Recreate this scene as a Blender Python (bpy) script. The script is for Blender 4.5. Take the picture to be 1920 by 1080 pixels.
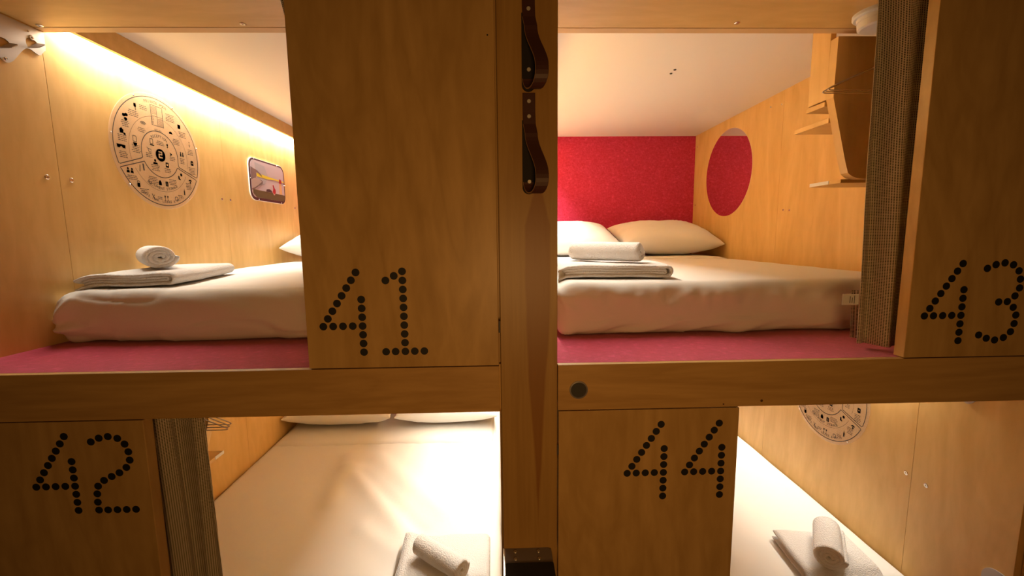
import bpy, bmesh, math, random
from mathutils import Vector, Matrix, noise
random.seed(4)
PI = math.pi
S = bpy.context.scene
for o in list(bpy.data.objects): bpy.data.objects.remove(o)
COL = S.collection

# ------------------------------------------------------------------ camera, world, exposure
cam_data = bpy.data.cameras.new('camera')
cam = bpy.data.objects.new('camera', cam_data); COL.objects.link(cam)
cam_data.sensor_width = 36.0; cam_data.sensor_fit = 'HORIZONTAL'
cam_data.lens = 789.652 / 1920 * 36.0
cam_data.clip_start = 0.02
_p, _y, _r = 0.11980807, 0.0252854, 0.0109669
_f = Vector((math.sin(_y)*math.cos(_p), math.cos(_y)*math.cos(_p), -math.sin(_p)))
_ri = Vector((math.cos(_y), -math.sin(_y), 0)); _dn = _f.cross(_ri)
_R = math.cos(_r)*_ri + math.sin(_r)*_dn
_D = -math.sin(_r)*_ri + math.cos(_r)*_dn
_m = Matrix((( _R.x, -_D.x, -_f.x), (_R.y, -_D.y, -_f.y), (_R.z, -_D.z, -_f.z)))
cam.matrix_world = Matrix.Translation((0, -1.15, 1.5595)) @ _m.to_4x4()
S.camera = cam

world = bpy.data.worlds.new('world'); S.world = world; world.use_nodes = True
world.node_tree.nodes['Background'].inputs[0].default_value = (1.0, 0.54, 0.22, 1)
world.node_tree.nodes['Background'].inputs[1].default_value = 0.02
S.view_settings.view_transform = 'Standard'; S.view_settings.look = 'None'
S.view_settings.gamma = 1.0; S.view_settings.exposure = 0.0
S.view_settings.use_curve_mapping = False
LED_COLOR = (1.0, 0.94, 0.80)
LED_POWER = (28.0, 41.0, 29.0, 24.0)     # upper left, upper right, lower left, lower right
# unseen amber fill light added behind the camera to brighten the bunk fronts
_cl = bpy.data.lights.new('front_fill', 'AREA'); _cl.shape = 'DISK'; _cl.size = .5; _cl.energy = 9.0; _cl.color = (1.0, .50, .15)
front_fill = bpy.data.objects.new('front_fill', _cl); COL.objects.link(front_fill)
front_fill.location = (.15, -1.75, 1.30); front_fill.rotation_euler = (PI/2, 0, 0)

# ------------------------------------------------------------------ the bunk's dimensions (metres)
XL, XR = -1.585, 1.70          # inner faces of the side walls
DL, DR = -0.010, 0.150         # faces of the partition behind the post
YB = 2.58                      # back wall
ZB = 1.200                     # upper platform
ZS = 2.289                     # underside of the overhead board
ZC1, ZC2 = 2.380, 2.412        # ceilings of the two upper berths
ZL = 0.010                     # lower platform
ZCL = 1.150                    # ceilings of the lower berths
DZ = -1.19

# ------------------------------------------------------------------ helpers
def sm(t): t = max(0.0, min(1.0, t)); return t*t*(3-2*t)

class MB:
    def __init__(s): s.v = []; s.f = []
    def add(s, vs, fs):
        n = len(s.v); s.v += [tuple(v) for v in vs]; s.f += [tuple(i+n for i in f) for f in fs]; return s
    def box(s, x0, x1, y0, y1, z0, z1):
        return s.add([(x0,y0,z0),(x1,y0,z0),(x1,y1,z0),(x0,y1,z0),(x0,y0,z1),(x1,y0,z1),(x1,y1,z1),(x0,y1,z1)],
            [(0,3,2,1),(4,5,6,7),(0,1,5,4),(1,2,6,5),(2,3,7,6),(3,0,4,7)])
    def disc(s, c, ax, u, r0, h0, r1, h1, n=24, cap0=True, cap1=True):
        """frustum along ax from offset h0 (radius r0) to h1 (radius r1)"""
        c = Vector(c); ax = Vector(ax).normalized(); u = Vector(u).normalized(); w = ax.cross(u)
        vs = []
        for r, h in ((r0,h0),(r1,h1)):
            for i in range(n):
                a = 2*PI*i/n; vs.append(c+ax*h+u*(r*math.cos(a))+w*(r*math.sin(a)))
        fs = [(i,(i+1)%n,n+(i+1)%n,n+i) for i in range(n)]
        if cap0: fs.append(tuple(range(n-1,-1,-1)))
        if cap1: fs.append(tuple(range(n,2*n)))
        return s.add(vs, fs)
    def lathe(s, c, ax, u, prof, n=28):
        for (r0,h0),(r1,h1) in zip(prof, prof[1:]):
            s.disc(c, ax, u, max(r0,1e-4), h0, max(r1,1e-4), h1, n, False, False)
        return s
    def tube(s, pts, r, n=8, closed=False):
        P = [Vector(p) for p in pts]; m = len(P); vs = []; prev = None
        for i, p in enumerate(P):
            if closed: t = (P[(i+1)%m]-P[i-1])
            else: t = P[min(i+1,m-1)]-P[max(i-1,0)]
            t.normalize()
            if prev is None:
                a = Vector((0,0,1)) if abs(t.z) < .9 else Vector((1,0,0)); u = t.cross(a).normalized()
            else: u = (prev - t*prev.dot(t)).normalized()
            prev = u; w = t.cross(u)
            for k in range(n):
                a = 2*PI*k/n; vs.append(p+u*(r*math.cos(a))+w*(r*math.sin(a)))
        fs = []
        for i in range(m if closed else m-1):
            j = (i+1)%m
            for k in range(n):
                fs.append((i*n+k, i*n+(k+1)%n, j*n+(k+1)%n, j*n+k))
        if not closed: fs += [tuple(range(n-1,-1,-1)), tuple(range((m-1)*n, m*n))]
        return s.add(vs, fs)
    def prism(s, ring0, ring1):
        n = len(ring0); fs = [(i,(i+1)%n,n+(i+1)%n,n+i) for i in range(n)]
        return s.add(list(ring0)+list(ring1), fs+[tuple(range(n-1,-1,-1)), tuple(range(n,2*n))])

def obj(name, mb, mat, parent=None, smooth=False, bevel=0, uv=None, sub=0, fix=True):
    me = bpy.data.meshes.new(name)
    off = Vector(parent.matrix_basis.translation) if parent else Vector()
    if parent and parent.parent: off = off + parent.parent.matrix_basis.translation
    me.from_pydata([Vector(v)-off for v in mb.v], [], mb.f)
    if fix:
        b = bmesh.new(); b.from_mesh(me); bmesh.ops.recalc_face_normals(b, faces=b.faces); b.to_mesh(me); b.free()
    me.materials.append(mat)
    o = bpy.data.objects.new(name, me); COL.objects.link(o)
    if parent: o.parent = parent
    if smooth: me.polygons.foreach_set('use_smooth', [True]*len(me.polygons))
    if uv:
        l = me.uv_layers.new(name='UVMap')
        for lp in me.loops: l.data[lp.index].uv = uv[lp.vertex_index]
    if bevel:
        m = o.modifiers.new('bevel', 'BEVEL'); m.width = bevel; m.segments = 2; m.limit_method = 'ANGLE'; m.angle_limit = .7
    if sub:
        m = o.modifiers.new('sub', 'SUBSURF'); m.levels = sub; m.render_levels = sub
    return o

def tag(o, label, cat, group=None, kind=None):
    o['label'] = label; o['category'] = cat
    if group: o['group'] = group
    if kind: o['kind'] = kind
    return o
def thing(name, loc, label, cat, group=None):
    o = bpy.data.objects.new(name, None); COL.objects.link(o); o.location = loc
    o.empty_display_size = .05
    return tag(o, label, cat, group)
def struct(o): o['kind'] = 'structure'; return o
def part_label(o, s): o['label'] = s; return o

def dup(root, loc, label=None):
    r = root.copy(); COL.objects.link(r); r.location = loc
    if label: r['label'] = label
    for ch in list(root.children):
        c = ch.copy(); COL.objects.link(c); c.parent = r
        for g in list(ch.children):
            d = g.copy(); COL.objects.link(d); d.parent = c
    return r

def fill2d(outlines, thick):
    """closed 2-D outlines (first outer, the others holes) -> verts, faces of a slab of that thickness, z from 0 to thick"""
    cu = bpy.data.curves.new('tmp', 'CURVE'); cu.dimensions = '2D'; cu.fill_mode = 'BOTH'; cu.extrude = thick/2
    for ol in outlines:
        sp = cu.splines.new('POLY'); sp.points.add(len(ol)-1); sp.use_cyclic_u = True
        for p, q in zip(sp.points, ol): p.co = (q[0], q[1], 0, 1)
    return _to_mesh(cu, thick/2)
def _to_mesh(cu, dz):
    o = bpy.data.objects.new('tmp', cu); COL.objects.link(o)
    dg = bpy.context.evaluated_depsgraph_get(); me = bpy.data.meshes.new_from_object(o.evaluated_get(dg))
    vs = [(v.co.x, v.co.y, v.co.z+dz) for v in me.vertices]; fs = [tuple(p.vertices) for p in me.polygons]
    bpy.data.objects.remove(o); bpy.data.meshes.remove(me); bpy.data.curves.remove(cu)
    return vs, fs
def text2d(s, size):
    cu = bpy.data.curves.new('tmp', 'FONT'); cu.body = s; cu.size = size; cu.align_x = 'CENTER'; cu.align_y = 'CENTER'; cu.resolution_u = 2
    return _to_mesh(cu, 0)
def rrect(x0, x1, y0, y1, r, n=8):
    out = []
    for cx, cy, a0 in ((x1-r,y1-r,0),(x0+r,y1-r,PI/2),(x0+r,y0+r,PI),(x1-r,y0+r,1.5*PI)):
        for i in range(n+1):
            a = a0+PI/2*i/n; out.append((cx+r*math.cos(a), cy+r*math.sin(a)))
    return out
def circ(cx, cy, r, n=32): return [(cx+r*math.cos(2*PI*i/n), cy+r*math.sin(2*PI*i/n)) for i in range(n)]

# ------------------------------------------------------------------ materials
def newmat(name):
    m = bpy.data.materials.new(name); m.use_nodes = True; nt = m.node_tree
    return m, nt, nt.nodes['Principled BSDF']
def simple(name, col, rough=.5, metal=0, spec=.5, sheen=0):
    m, nt, b = newmat(name)
    b.inputs['Base Color'].default_value = (*col, 1); b.inputs['Roughness'].default_value = rough
    b.inputs['Metallic'].default_value = metal; b.inputs['Specular IOR Level'].default_value = spec
    b.inputs['Sheen Weight'].default_value = sheen
    return m
def N(nt, t, **k):
    n = nt.nodes.new(t)
    for a, v in k.items(): setattr(n, a, v)
    return n
def wood(name, c0, c1, scale, rough=.38, fig=1.0, bump=.02, c2=None, stripe=None):
    """grain stretched along one axis: scale is the mapping scale per axis"""
    m, nt, b = newmat(name); L = nt.links.new
    tc = N(nt, 'ShaderNodeTexCoord'); mp = N(nt, 'ShaderNodeMapping'); mp.inputs['Scale'].default_value = scale
    L(tc.outputs['Object'], mp.inputs[0])
    n1 = N(nt, 'ShaderNodeTexNoise'); n1.inputs['Scale'].default_value = 1.6; n1.inputs['Detail'].default_value = 5
    n1.inputs['Distortion'].default_value = 1.4*fig; L(mp.outputs[0], n1.inputs[0])
    n2 = N(nt, 'ShaderNodeTexNoise'); n2.inputs['Scale'].default_value = 14; n2.inputs['Detail'].default_value = 6
    n2.inputs['Distortion'].default_value = .4; L(mp.outputs[0], n2.inputs[0])
    ml = N(nt, 'ShaderNodeMath', operation='MULTIPLY'); ml.inputs[1].default_value = 7.0*fig; L(n1.outputs[0], ml.inputs[0])
    fr = N(nt, 'ShaderNodeMath', operation='PINGPONG'); fr.inputs[1].default_value = 1.0; L(ml.outputs[0], fr.inputs[0])
    a1 = N(nt, 'ShaderNodeMath', operation='MULTIPLY_ADD'); a1.inputs[1].default_value = .32; L(fr.outputs[0], a1.inputs[0])
    m2 = N(nt, 'ShaderNodeMath', operation='MULTIPLY'); m2.inputs[1].default_value = .68; L(n2.outputs[0], m2.inputs[0])
    L(m2.outputs[0], a1.inputs[2])
    cr = N(nt, 'ShaderNodeValToRGB'); cr.color_ramp.elements[0].position = .25; cr.color_ramp.elements[1].position = .8
    cr.color_ramp.elements[0].color = (*c0, 1); cr.color_ramp.elements[1].color = (*c1, 1)
    L(a1.outputs[0], cr.inputs[0]); out = cr.outputs[0]
    if stripe:                       # a darker heartwood figure running up a post: (x centre, half width, z low, z high)
        sx = N(nt, 'ShaderNodeSeparateXYZ'); L(tc.outputs['Object'], sx.inputs[0])
        wob = N(nt, 'ShaderNodeTexNoise'); wob.inputs['Scale'].default_value = 3.0; L(tc.outputs['Object'], wob.inputs[0])
        wa = N(nt, 'ShaderNodeMath', operation='MULTIPLY_ADD'); wa.inputs[1].default_value = .03; L(wob.outputs[0], wa.inputs[0]); L(sx.outputs[0], wa.inputs[2])
        d = N(nt, 'ShaderNodeMath', operation='SUBTRACT'); L(wa.outputs[0], d.inputs[0]); d.inputs[1].default_value = stripe[0]+.015
        ab = N(nt, 'ShaderNodeMath', operation='ABSOLUTE'); L(d.outputs[0], ab.inputs[0])
        zz = N(nt, 'ShaderNodeMapRange'); L(sx.outputs[2], zz.inputs[0]); zz.inputs[1].default_value = stripe[2]; zz.inputs[2].default_value = stripe[2]+.62
        z2 = N(nt, 'ShaderNodeMapRange'); L(sx.outputs[2], z2.inputs[0]); z2.inputs[1].default_value = stripe[3]; z2.inputs[2].default_value = stripe[3]-.14
        zm = N(nt, 'ShaderNodeMath', operation='MULTIPLY'); L(zz.outputs[0], zm.inputs[0]); L(z2.outputs[0], zm.inputs[1])
        hw = N(nt, 'ShaderNodeMath', operation='MULTIPLY'); L(zm.outputs[0], hw.inputs[0]); hw.inputs[1].default_value = stripe[1]
        q = N(nt, 'ShaderNodeMath', operation='SUBTRACT'); L(hw.outputs[0], q.inputs[0]); L(ab.outputs[0], q.inputs[1])
        k = N(nt, 'ShaderNodeMapRange'); L(q.outputs[0], k.inputs[0]); k.inputs[1].default_value = 0; k.inputs[2].default_value = .006
        k.inputs[4].default_value = .7
        mx = N(nt, 'ShaderNodeMix', data_type='RGBA'); L(k.outputs[0], mx.inputs['Factor']); L(out, mx.inputs['A']); mx.inputs['B'].default_value = (*c2, 1)
        out = mx.outputs['Result']
    L(out, b.inputs['Base Color']); b.inputs['Roughness'].default_value = rough; b.inputs['Specular IOR Level'].default_value = .35
    bp = N(nt, 'ShaderNodeBump'); bp.inputs['Strength'].default_value = bump; bp.inputs['Distance'].default_value = .01
    L(n2.outputs[0], bp.inputs['Height']); L(bp.outputs[0], b.inputs['Normal'])
    return m
BIRCH0, BIRCH1 = (.66, .41, .135), (.78, .51, .195)
M = {}
M['ply'] = wood('birch_plywood', BIRCH0, BIRCH1, (2.2, 2.2, .55))
M['ply_flat'] = wood('birch_plywood_across', BIRCH0, BIRCH1, (.55, 2.2, 2.2))
M['door'] = wood('birch_door_veneer', (.47, .28, .088), (.64, .405, .15), (2.0, 2.0, .55), fig=1.25)
M['beam'] = wood('pine_beam', (.47, .27, .085), (.61, .37, .13), (.45, 5, 5), fig=1.2)
M['post'] = wood('pine_post', (.36, .20, .055), (.46, .27, .08), (6, 6, .4), fig=.8, c2=(.25, .095, .020), stripe=(.100, .036, .70, 1.73))
M['edge'] = simple('plywood_edge', (.70, .46, .22), .5)
M['lam'] = simple('white_laminate', (.84, .79, .74), .45)
M['steel'] = simple('brushed_steel', (.62, .60, .57), .32, 1)
M['hookmetal'] = simple('satin_nickel', (.50, .46, .43), .5, .5)
M['chrome'] = simple('bright_wire', (.75, .72, .68), .18, 1)
M['black'] = simple('matt_black', (.006, .005, .005), .6)
M['ink'] = simple('printed_ink', (.03, .022, .018), .6)
M['rubber'] = simple('black_rubber', (.008, .008, .009), .7)
M['darkplate'] = simple('dark_bracket', (.24, .21, .20), .5, .2)
M['plastic'] = simple('white_plastic', (.80, .77, .74), .4)
M['leather'] = simple('brown_leather', (.070, .024, .014), .5, spec=.4)
M['screwhead'] = simple('pale_screw_head', (.62, .58, .53), .4, .3)
M['leather_edge'] = simple('raw_leather_edge', (.36, .20, .10), .7)
M['leather_in'] = simple('leather_inside', (.014, .010, .008), .8)
M['paper'] = simple('white_label', (.82, .80, .77), .7)
M['grey'] = simple('sensor_grey', (.045, .042, .04), .7)
M['mirror'] = simple('mirror_glass', (.93, .93, .93), .01, 1)
M['floor'] = simple('dark_floor', (.12, .09, .07), .5)

def fabric(name, col, bump=.2, scale=60, sheen=.2, rough=.85, dist=.004, col2=None):
    m, nt, b = newmat(name); L = nt.links.new
    tc = N(nt, 'ShaderNodeTexCoord'); n = N(nt, 'ShaderNodeTexNoise'); n.inputs['Scale'].default_value = scale; n.inputs['Detail'].default_value = 6
    L(tc.outputs['Object'], n.inputs[0])
    b.inputs['Roughness'].default_value = rough; b.inputs['Sheen Weight'].default_value = sheen; b.inputs['Specular IOR Level'].default_value = .2
    if col2:
        cr = N(nt, 'ShaderNodeValToRGB'); cr.color_ramp.elements[0].position = .35; cr.color_ramp.elements[1].position = .7
        cr.color_ramp.elements[0].color = (*col, 1); cr.color_ramp.elements[1].color = (*col2, 1)
        L(n.outputs[0], cr.inputs[0]); L(cr.outputs[0], b.inputs['Base Color'])
    else: b.inputs['Base Color'].default_value = (*col, 1)
    bp = N(nt, 'ShaderNodeBump'); bp.inputs['Strength'].default_value = bump; bp.inputs['Distance'].default_value = dist
    L(n.outputs[0], bp.inputs['Height']); L(bp.outputs[0], b.inputs['Normal'])
    return m
M['sheet'] = fabric('white_cotton_sheet', (.80, .77, .73), .25, 18, .1, .9, .006)
M['pillow'] = fabric('white_pillowcase', (.82, .79, .75), .2, 22, .1, .9, .006)
M['towel'] = fabric('white_terry', (.83, .80, .78), .8, 210, .35, 1, .008)
def felt():
    m, nt, b = newmat('crimson_felt'); L = nt.links.new; tc = N(nt, 'ShaderNodeTexCoord'); outs = []
    for sc_ in ((420, 420, 45), (45, 45, 420), (45, 420, 60)):
        mp = N(nt, 'ShaderNodeMapping'); mp.inputs['Scale'].default_value = sc_; mp.inputs['Rotation'].default_value = (.1, .07, .12)
        n = N(nt, 'ShaderNodeTexNoise'); n.inputs['Scale'].default_value = 1.0; n.inputs['Detail'].default_value = 3
        L(tc.outputs['Object'], mp.inputs[0]); L(mp.outputs[0], n.inputs[0]); outs.append(n.outputs[0])
    mx = N(nt, 'ShaderNodeMath', operation='MAXIMUM'); L(outs[0], mx.inputs[0]); L(outs[1], mx.inputs[1])
    m3 = N(nt, 'ShaderNodeMath', operation='MAXIMUM'); L(mx.outputs[0], m3.inputs[0]); L(outs[2], m3.inputs[1])
    cr = N(nt, 'ShaderNodeValToRGB'); cr.color_ramp.elements[0].position = .48; cr.color_ramp.elements[1].position = .80
    cr.color_ramp.elements[0].color = (.40, .012, .046, 1); cr.color_ramp.elements[1].color = (.64, .055, .15, 1)
    L(m3.outputs[0], cr.inputs[0]); L(cr.outputs[0], b.inputs['Base Color'])
    b.inputs['Roughness'].default_value = .95; b.inputs['Sheen Weight'].default_value = .35; b.inputs['Specular IOR Level'].default_value = .2
    bp = N(nt, 'ShaderNodeBump'); bp.inputs['Strength'].default_value = .3; bp.inputs['Distance'].default_value = .003
    L(m3.outputs[0], bp.inputs['Height']); L(bp.outputs[0], b.inputs['Normal'])
    return m
M['felt'] = felt()

def curtain_mat():
    m, nt, b = newmat('woven_curtain'); L = nt.links.new
    uv = N(nt, 'ShaderNodeUVMap'); uv.uv_map = 'UVMap'
    mp = N(nt, 'ShaderNodeMapping'); mp.inputs['Scale'].default_value = (1/.0058, 1/.0046, 1); L(uv.outputs[0], mp.inputs[0])
    sx = N(nt, 'ShaderNodeSeparateXYZ'); L(mp.outputs[0], sx.inputs[0])
    def tri(i):
        f = N(nt, 'ShaderNodeMath', operation='FRACT'); L(sx.outputs[i], f.inputs[0])
        d = N(nt, 'ShaderNodeMath', operation='SUBTRACT'); L(f.outputs[0], d.inputs[0]); d.inputs[1].default_value = .5
        a = N(nt, 'ShaderNodeMath', operation='ABSOLUTE'); L(d.outputs[0], a.inputs[0]); return a
    tx, ty = tri(0), tri(1)
    lx = N(nt, 'ShaderNodeMath', operation='LESS_THAN'); L(tx.outputs[0], lx.inputs[0]); lx.inputs[1].default_value = .27
    ly = N(nt, 'ShaderNodeMath', operation='LESS_THAN'); L(ty.outputs[0], ly.inputs[0]); ly.inputs[1].default_value = .31
    hole = N(nt, 'ShaderNodeMath', operation='MULTIPLY'); L(lx.outputs[0], hole.inputs[0]); L(ly.outputs[0], hole.inputs[1])
    mx = N(nt, 'ShaderNodeMix', data_type='RGBA'); L(lx.outputs[0], mx.inputs['Factor'])
    mx.inputs['A'].default_value = (.72, .62, .46, 1); mx.inputs['B'].default_value = (.86, .74, .50, 1)
    m2 = N(nt, 'ShaderNodeMix', data_type='RGBA'); L(hole.outputs[0], m2.inputs['Factor']); L(mx.outputs['Result'], m2.inputs['A'])
    m2.inputs['B'].default_value = (.010, .007, .006, 1)
    L(m2.outputs['Result'], b.inputs['Base Color']); b.inputs['Roughness'].default_value = .8; b.inputs['Sheen Weight'].default_value = .1
    tr = N(nt, 'ShaderNodeBsdfTranslucent'); L(m2.outputs['Result'], tr.inputs[0])
    ms = N(nt, 'ShaderNodeMixShader'); ms.inputs[0].default_value = .18; L(b.outputs[0], ms.inputs[1]); L(tr.outputs[0], ms.inputs[2])
    L(ms.outputs[0], nt.nodes['Material Output'].inputs[0])
    return m
M['curtain'] = curtain_mat()
def acrylic():
    m, nt, b = newmat('clear_acrylic'); L = nt.links.new
    b.inputs['Base Color'].default_value = (.85, .62, .45, 1); b.inputs['Roughness'].default_value = .25
    t = N(nt, 'ShaderNodeBsdfTransparent'); ms = N(nt, 'ShaderNodeMixShader'); ms.inputs[0].default_value = .22
    L(t.outputs[0], ms.inputs[1]); L(b.outputs[0], ms.inputs[2]); L(ms.outputs[0], nt.nodes['Material Output'].inputs[0])
    return m
M['acrylic'] = acrylic()
def led_mat():
    m, nt, b = newmat('led_diffuser')
    b.inputs['Emission Color'].default_value = (*LED_COLOR, 1); b.inputs['Emission Strength'].default_value = 6
    return m
M['led'] = led_mat()

# ------------------------------------------------------------------ room shell
struct(obj('floor', MB().box(-3.0, 3.0, -2.2, 2.8, -.21, -.16), M['floor']))

def wall_panels(name, x0, x1, seams, z0, z1, y0, mat):
    """plywood wall in panels with narrow gaps at the seams"""
    mb = MB(); ys = [y0]+list(seams)+[YB]
    for i in range(len(ys)-1):
        a = ys[i]+(.0005 if i else 0); b = ys[i+1]-(.0005 if i < len(ys)-2 else 0)
        mb.box(x0, x1, a, b, z0, z1)
    return struct(obj(name, mb, mat, bevel=.0008))
WL = wall_panels('wall_left', XL-.03, XL, (.446, 1.375), -.16, 2.46, .03, M['ply'])
WR = wall_panels('wall_right', XR, XR+.03, (.457, 1.43), -.16, 2.46, .09, M['ply'])
struct(obj('wall_divider', MB().box(DL, DR, .062, YB, -.16, 2.46).box(-.034, -.0045, .036, .0615, ZB+.001, 2.46).box(-.0109, -.0045, .0202, .0615, 1.0665, ZB), M['ply']))
struct(obj('wall_back', MB().box(XL-.03, XR+.03, YB, YB+.03, -.16, 2.50), M['felt']))
struct(obj('ceiling', MB().box(XL, DL, .47, YB, ZC1, ZC1+.02), M['lam']))
struct(obj('ceiling', MB().box(DR, XR, .47, YB, ZC2, ZC2+.02), M['lam']))
struct(obj('ceiling', MB().box(XL, DL, .02, YB, ZCL, ZCL+.012), M['lam']))
struct(obj('ceiling', MB().box(DR, XR, .02, YB, ZCL, ZCL+.012), M['lam']))
# overhead boards and their back trim
for x0, x1 in ((XL, DL), (DR, XR)):
    tag(obj('overhead_board', MB().box(x0, x1, .034, .424, ZS, ZS+.03), M['ply_flat'], bevel=.001),
        'birch overhead board across the front of the upper %s berth' % ('left' if x0 < 0 else 'right'), 'overhead board', 'birch boards over the berth openings')
    struct(obj('trim_1' if x0 < 0 else 'trim_2', MB().box(x0, x1, .4255, .462, ZS-.001, 2.46), M['edge'], bevel=.001))

def screw(mb, c, ax, r=.006, h=.002):
    u = Vector((0,0,1)) if abs(Vector(ax).z) < .9 else Vector((1,0,0))
    mb.lathe(c, ax, u, [(r, 0), (r, h*.5), (r*.8, h), (r*.35, h), (r*.3, h*.2), (0, h*.2)], 16)
    return mb
for y, z, r in ((.403,1.787,.0085), (.488,1.787,.0085), (1.336,1.794,.007), (1.412,1.795,.007), (2.195,1.802,.007)):
    obj('screw', screw(MB(), (XL,y,z), (1,0,0), r), M['chrome'], WL, smooth=False)
for y, z, r in ((.481,.552,.009), (.396,.548,.009)):
    obj('screw', screw(MB(), (XR,y,z), (-1,0,0), r), M['chrome'], WR)
for y, z in ((1.45,2.345), (1.555,2.36), (1.32,1.71), (1.375,1.715), (2.53,2.32), (2.54,1.83)):
    obj('screw', screw(MB(), (XR,y,z-.01), (-1,0,0), .006), M['chrome'], WR)

# ------------------------------------------------------------------ platforms, beams, posts
for x0, x1, z, n in ((XL, DL, ZB, 'upper left'), (DR, XR, ZB, 'upper right'), (XL, DL, ZL, 'lower left'), (DR, XR, ZL, 'lower right')):
    tag(obj('bunk_platform', MB().box(x0+.001, x1-.001, .0205, YB-.001, z-.03, z), M['felt']),
        'crimson felt platform under the white mattress of the %s berth' % n, 'bunk platform', 'red felt platforms')
for x0, x1, n in ((XL, -.0095, 'left, below door 41'), (.1565, XR+.02, 'right, with the round grey sensor')):
    tag(obj('bunk_rail', MB().box(x0, x1, 0, .020, 1.0665, ZB), M['beam'], bevel=.0012),
        'wide horizontal birch rail on the %s' % n, 'bunk rail', 'horizontal rails between the berths')
    tag(obj('bunk_rail', MB().box(x0, x1, 0, .020, -.16, ZL), M['beam'], bevel=.0012),
        'low birch rail at the foot of the bunks on the %s' % ('left' if x0 < 0 else 'right'), 'bunk rail', 'horizontal rails between the berths')
tag(obj('bunk_post', MB().box(-.004, .1545, 0, .060, -.16, 2.60), M['post'], bevel=.0012),
    'vertical birch post with leather straps between doors 41 and 43', 'post', 'upright posts')
tag(obj('bunk_post', MB().box(XR+.022, XR+.17, .0, .088, -.16, 2.60), M['beam'], bevel=.0012),
    'birch post at the far right edge beside the lower right berth', 'post', 'upright posts')
tag(obj('bunk_post', MB().box(XL-.17, XL-.03, .0, .09, -.16, 2.60), M['post'], bevel=.0012),
    'birch post at the far left edge of the bunks', 'post', 'upright posts')

# round sensor in the right rail
t = thing('door_sensor', (.2155, 0, 1.1265), 'small round dark grey sensor set in the birch rail above door 44', 'sensor')
obj('bezel', MB().lathe((.2155,0,1.1265), (0,-1,0), (1,0,0), [(.0262,-.002),(.0262,.002),(.0225,.003),(.0215,.001)], 32), M['darkplate'], t, smooth=False)
obj('face', MB().disc((.2155,0,1.1265), (0,-1,0), (1,0,0), .0215, -.002, .0215, .0012, 32), M['grey'], t)

# ------------------------------------------------------------------ numbered doors
P = .0262
FOUR = [(.0957-.0137*i, .1481-.0211*i) for i in range(7)]+[(0, 0)]+[(.0267*i, .0003*i/4) for i in range(1, 4)]+[(.107, .0246*k) for k in (3,2,1,0,-1,-2,-3)]
_two = [(-1.1547,1.0038),(-1.1318,1.0143),(-1.1065,1.0184),(-1.0813,1.0125),(-1.0633,.9952),(-1.0557,.9721),(-1.0548,.9474),(-1.0666,.9258),(-1.0875,.9103),(-1.1101,.8996),(-1.1328,.8883),(-1.1513,.8715),(-1.1564,.8483),(-1.158,.823),(-1.1577,.7988),(-1.1324,.7986),(-1.1064,.7985),(-1.0805,.7983),(-1.0545,.7982)]
_three = [(1.3709,1.4578),(1.3947,1.4682),(1.4202,1.4728),(1.4456,1.4671),(1.4641,1.4497),(1.4714,1.426),(1.4723,1.4009),(1.4617,1.3782),(1.4415,1.3621),(1.4162,1.3614),(1.4611,1.3453),(1.4718,1.3226),(1.47,1.2979),(1.4625,1.2742),(1.4437,1.2573),(1.4184,1.2506),(1.3931,1.2561),(1.3693,1.2662)]
_one = [(-.3155,1.4465),(-.2924,1.4588)]+[(-.2695,1.4708-.0248*i) for i in range(10)]+[(-.3227,1.2476),(-.2965,1.2477),(-.2435,1.2478),(-.217,1.2478)]
def four(x, z): return [(x+a, z+b) for a, b in FOUR]
def door(no, x0, x1, z0, z1, digits, label, hinge=None, hx=0):
    t = thing('numbered_door', ((x0+x1)/2, 0, z0), label, 'door', 'dotted number doors'); t['kind'] = 'thing'
    obj('door_panel', MB().box(x0, x1, 0, .033, z0, z1), M['door'], t, bevel=.0015)
    for pts in digits:
        mb = MB()
        for x, z in pts: mb.disc((x,0,z), (0,-1,0), (1,0,0), .0106, -.001, .0106, .0005, 22)
        obj('number_digit', mb, M['black'], t)
    for z in hinge or ():
        hb = MB().tube([(hx,-.002,z-.016),(hx,-.002,z+.016)], .0032, 8)
        obj('hinge', hb, M['steel'], t)
    return t
door(41, -.537, -.0098, ZB+.0025, 2.62, [four(-.4906,1.3213), _one], 'birch door numbered 41 in black dots left of the strap post', (1.313,), -.0070)
d3 = door(43, 1.1555, 1.715, ZB+.0025, 2.62, [four(1.203,1.3243), _three], 'birch door numbered 43 in black dots beside the upper right curtain')
door(42, -1.555, -1.0065, ZL+.0025, 1.0635, [four(-1.3217,.8732), _two], 'birch door numbered 42 in black dots at lower left')
door(44, .1585, .6835, ZL+.0025, 1.0635, [four(.3603,.870), four(.5304,.8698)], 'birch door numbered 44 in black dots below the round sensor', (.95,), .1562)
obj('knot', MB().disc((-.027,0,2.075), (0,-1,0), (1,0,0), .0022, -.001, .0022, .0004, 10), M['black'], bpy.data.objects['numbered_door'])

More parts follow.
